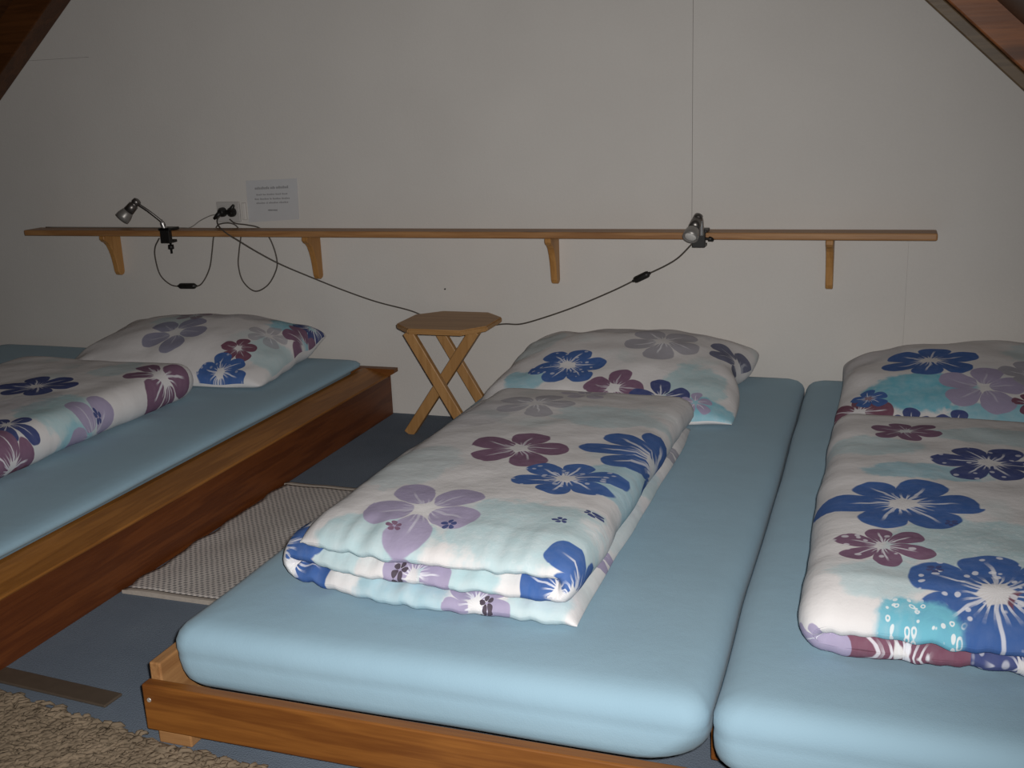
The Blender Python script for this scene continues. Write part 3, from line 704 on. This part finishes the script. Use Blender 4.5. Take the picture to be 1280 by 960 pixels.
def cord_part(t, pts, s0, s1, mat=M_cord, r=0.0026, extra=None):
    b = bmesh.new(); add_tube(b, catmull(pts, 10), r); c = obj('cord', b, mat, t)
    s0, s1 = Vector(s0), Vector(s1); L = (s1-s0).length
    b = bmesh.new(); add_lathe(b, s0, s1, [(0, 0.0045), (0.006, 0.0055), (0.008, 0.0095), (0.014, 0.0115), (L-0.014, 0.0115), (L-0.008, 0.0095), (L-0.006, 0.0055), (L, 0.0045)], 14); obj('inline_switch', b, M_black, c)
    return c
def plug(c, p, d):
    b = bmesh.new(); p = Vector(p)
    add_lathe(b, p, p+Vector((0, -1, 0)), [(0, 0.018), (0.012, 0.0175), (0.020, 0.012), (0.024, 0.010)], 18)
    add_lathe(b, p+Vector((0, -0.016, 0)), p+Vector((0, -0.016, 0))+Vector(d), [(0, 0.011), (0.02, 0.009), (0.036, 0.0048)], 12)
    obj('plug', b, M_black, c)

xl_ = at(208, 291, 1, -0.115).x
t = thing('clamp_lamp', 'small chrome spot lamp clamped to the left part of the shelf, head tipped down left', 'lamp', (xl_, -0.115, 0.69), 'spot lamps clamped to the shelf')
clamp(t, xl_)
b = bmesh.new()
arm = [at(206, 289, 1, -0.115), at(205, 280, 1, -0.12), at(200, 275, 1, -0.125), at(186, 264, 1, -0.14), at(174, 256, 1, -0.15)]
add_tube(b, catmull(arm, 8), 0.0048, 10); obj('arm', b, M_darkchrome, t)
b = bmesh.new(); add_lathe(b, at(207, 289, 1, -0.115), at(201, 274, 1, -0.123), [(0, 0.008), (0.004, 0.009), (0.03, 0.008), (0.045, 0.005)], 16); obj('arm_socket', b, M_chrome, t)
lamp_head(t, at(173, 249.5, 1, -0.15), at(152.5, 273.5, 1, -0.18), 0.027)
LP = lambda x, y, d: at(x, y, 1, d)
pts = [LP(199, 298, -0.10), LP(194, 309, -0.05), LP(194, 322, -0.03), LP(200, 343, -0.02), LP(212, 355, -0.015), LP(224, 358, -0.013), LP(245, 358, -0.013), LP(254, 352, -0.012), LP(262, 335, -0.010), LP(265, 315, -0.008), LP(267, 296, -0.007), LP(271, 283, -0.0065),
       LP(277, 279.5, -0.016), LP(288, 279, -0.02), LP(296, 283, -0.012), LP(301, 293, -0.007), LP(299, 312, -0.007), LP(298, 332, -0.007), LP(304, 352, -0.007), LP(319, 364, -0.007), LP(335, 356, -0.007), LP(345, 338, -0.007), LP(346, 324, -0.007), LP(340, 304, -0.007), LP(332, 291, -0.007),
       LP(322, 284, -0.014), LP(308, 281, -0.022), LP(294, 279, -0.026), LP(287, 274, -0.026)]
c = cord_part(t, pts, LP(222.5, 357.5, -0.013), LP(246, 357.5, -0.013))
plug(c, (-2.296, -0.0125, 0.742), (0.4, -0.1, 0.5))

xr_ = at(874, 296, 1, -0.115).x
t = thing('clamp_lamp', 'small chrome spot lamp clamped to the right part of the shelf, facing the room', 'lamp', (xr_, -0.115, 0.69), 'spot lamps clamped to the shelf')
cl = clamp(t, xr_, False)
b = bmesh.new(); add_lathe(b, at(878, 298, 1, -0.12), at(892, 299, 1, -0.10), [(0, 0.004), (0.02, 0.004), (0.022, 0.008), (0.036, 0.008)], 14); obj('clamp_knob', b, M_black, cl)
b = bmesh.new()
arm = [at(877, 294, 1, -0.125), at(877, 285, 1, -0.13), at(876.5, 276, 1, -0.135), at(875, 270, 1, -0.14), at(872, 269, 1, -0.15)]
add_tube(b, catmull(arm, 8), [0.0075]*20+[0.0055]*13, 12); obj('arm', b, M_chrome, t)
lamp_head(t, at(874, 268.5, 1, -0.15), at(862.5, 297.5, 1, -0.215), 0.024)
pts = [LP(867, 302, -0.112), LP(863, 307, -0.11), LP(848, 322, -0.09), LP(832, 332, -0.075), LP(811, 342, -0.06), LP(792, 351, -0.05), LP(765, 364, -0.04), LP(720, 383, -0.03), LP(680, 397, -0.025), LP(651, 405, -0.022), LP(630, 405, -0.020),
       LP(600, 408, -0.020), LP(565, 405, -0.020), LP(535, 397, -0.020), LP(512, 388, -0.020), LP(470, 377, -0.022), LP(430, 363, -0.03), LP(390, 347, -0.045), LP(350, 330, -0.07), LP(320, 314, -0.095), LP(297, 300, -0.113), LP(283, 291.5, -0.114), LP(274, 283, -0.09), LP(271.5, 275, -0.05), LP(276, 269, -0.028)]
c = cord_part(t, pts, LP(813, 341, -0.061), LP(791, 351.5, -0.050))
plug(c, (-2.336, -0.0125, 0.742), (-0.35, -0.1, -0.3))

pts = [LP(271, 268, -0.012), LP(262, 270, -0.012), LP(250, 276, -0.012), LP(240, 281, -0.02), LP(225, 284, -0.04), LP(150, 286, -0.03), LP(60, 286, -0.03)]
pts = [pts[0], pts[1], pts[2], Vector((LP(240, 281, -0.02).x, -0.03, 0.6875)), Vector((LP(225, 284, -0.04).x, -0.04, 0.6865)), Vector((-2.75, -0.035, 0.6865)), Vector((-3.15, -0.03, 0.6865))]
b = bmesh.new(); add_tube(b, catmull(pts, 10), 0.0018); tag(obj('thin_wire', b, M_greycord), 'thin grey wire running left from the socket along the shelf top', 'wire')

# ------------------------------------------------------------------ rugs
t = thing('rag_rug', 'grey woven rag rug lying between the left bed and the middle bed', 'rug', (-1.47, -1.16, 0))
def rug_sheet(x0, x1, y0, y1, nx, ny, z, wav, mat, name, parent):
    bm = bmesh.new(); V = []
    for j in range(ny+1):
        y = y0+(y1-y0)*j/ny; r = []
        for i in range(nx+1):
            f = i/nx
            xa = x0 + wav*(math.sin(y*31)+0.6*math.sin(y*53+1))*(1-f)
            xx = xa+(x1-xa)*f
            r.append((xx, y, z+0.004*noise.noise(Vector((xx*9, y*9, 1)))))
        V.append(r)
    T = [[bm.verts.new(p) for p in r] for r in V]; B = [[bm.verts.new((p[0], p[1], 0.0006)) for p in r] for r in V]
    for j in range(ny):
        for i in range(nx):
            bm.faces.new((T[j][i], T[j][i+1], T[j+1][i+1], T[j+1][i])).smooth = True
            bm.faces.new((B[j][i], B[j+1][i], B[j+1][i+1], B[j][i+1]))
    for j in range(ny):
        bm.faces.new((T[j][0], T[j+1][0], B[j+1][0], B[j][0])); bm.faces.new((T[j+1][nx], T[j][nx], B[j][nx], B[j+1][nx]))
    for i in range(nx):
        bm.faces.new((T[0][i+1], T[0][i], B[0][i], B[0][i+1])); bm.faces.new((T[ny][i], T[ny][i+1], B[ny][i+1], B[ny][i]))
    return obj(name, bm, mat, parent)
rug_sheet(-1.684, -1.262, -1.530, -0.800, 30, 60, 0.009, 0.005, M_ragrug, 'weave', t)
rug_sheet(-1.688, -1.262, -1.548, -1.5305, 24, 3, 0.010, 0.002, M_hem, 'hem', t)
rug_sheet(-1.688, -1.262, -0.7995, -0.782, 24, 3, 0.010, 0.002, M_hem, 'hem', t)

t = thing('shaggy_rug', 'beige shaggy wool rug in front of the beds, at the bottom left', 'rug', (-1.6, -2.5, 0))
def edge_y(x): return -2.005 - (x+1.63)*0.12
bm = bmesh.new()
add_prism(bm, [(-1.93, -3.0), (-0.75, -3.0), (-0.75, edge_y(-0.75)), (-1.93, edge_y(-1.93))], 2, 0.0006, 0.008); obj('backing', bm, M_shagbase, t)
bm = bmesh.new()
rr = random.Random(4)
for k in range(15000):
    x = rr.uniform(-1.91, -0.78)
    yb = edge_y(x)-0.010 - rr.random()*0.50
    row = round((yb-0.9*x)/0.030)*0.030 + 0.9*x + rr.uniform(-0.008, 0.008)      # loops lie in slanting rows
    if row > edge_y(x)+0.004: continue
    a = 0.73+rr.uniform(-0.7, 0.7)+(math.pi if rr.random() < 0.5 else 0); ln = rr.uniform(0.012, 0.034); hh = rr.uniform(0.003, 0.011)
    p = Vector((x, row, 0.007)); dv = Vector((math.cos(a)*ln, math.sin(a)*ln, 0))
    if max(p.x, p.x+dv.x) > -1.235 and max(p.y, p.y+dv.y) > -2.060: continue
    add_tube(bm, [p, p+dv*0.35+Vector((0, 0, hh)), p+dv*0.75+Vector((0, 0, hh*0.8)), p+dv], [0.0032, 0.0044, 0.004, 0.002], 5)
pl_ = obj('pile', bm, M_shag, t); pl_['kind'] = 'stuff'
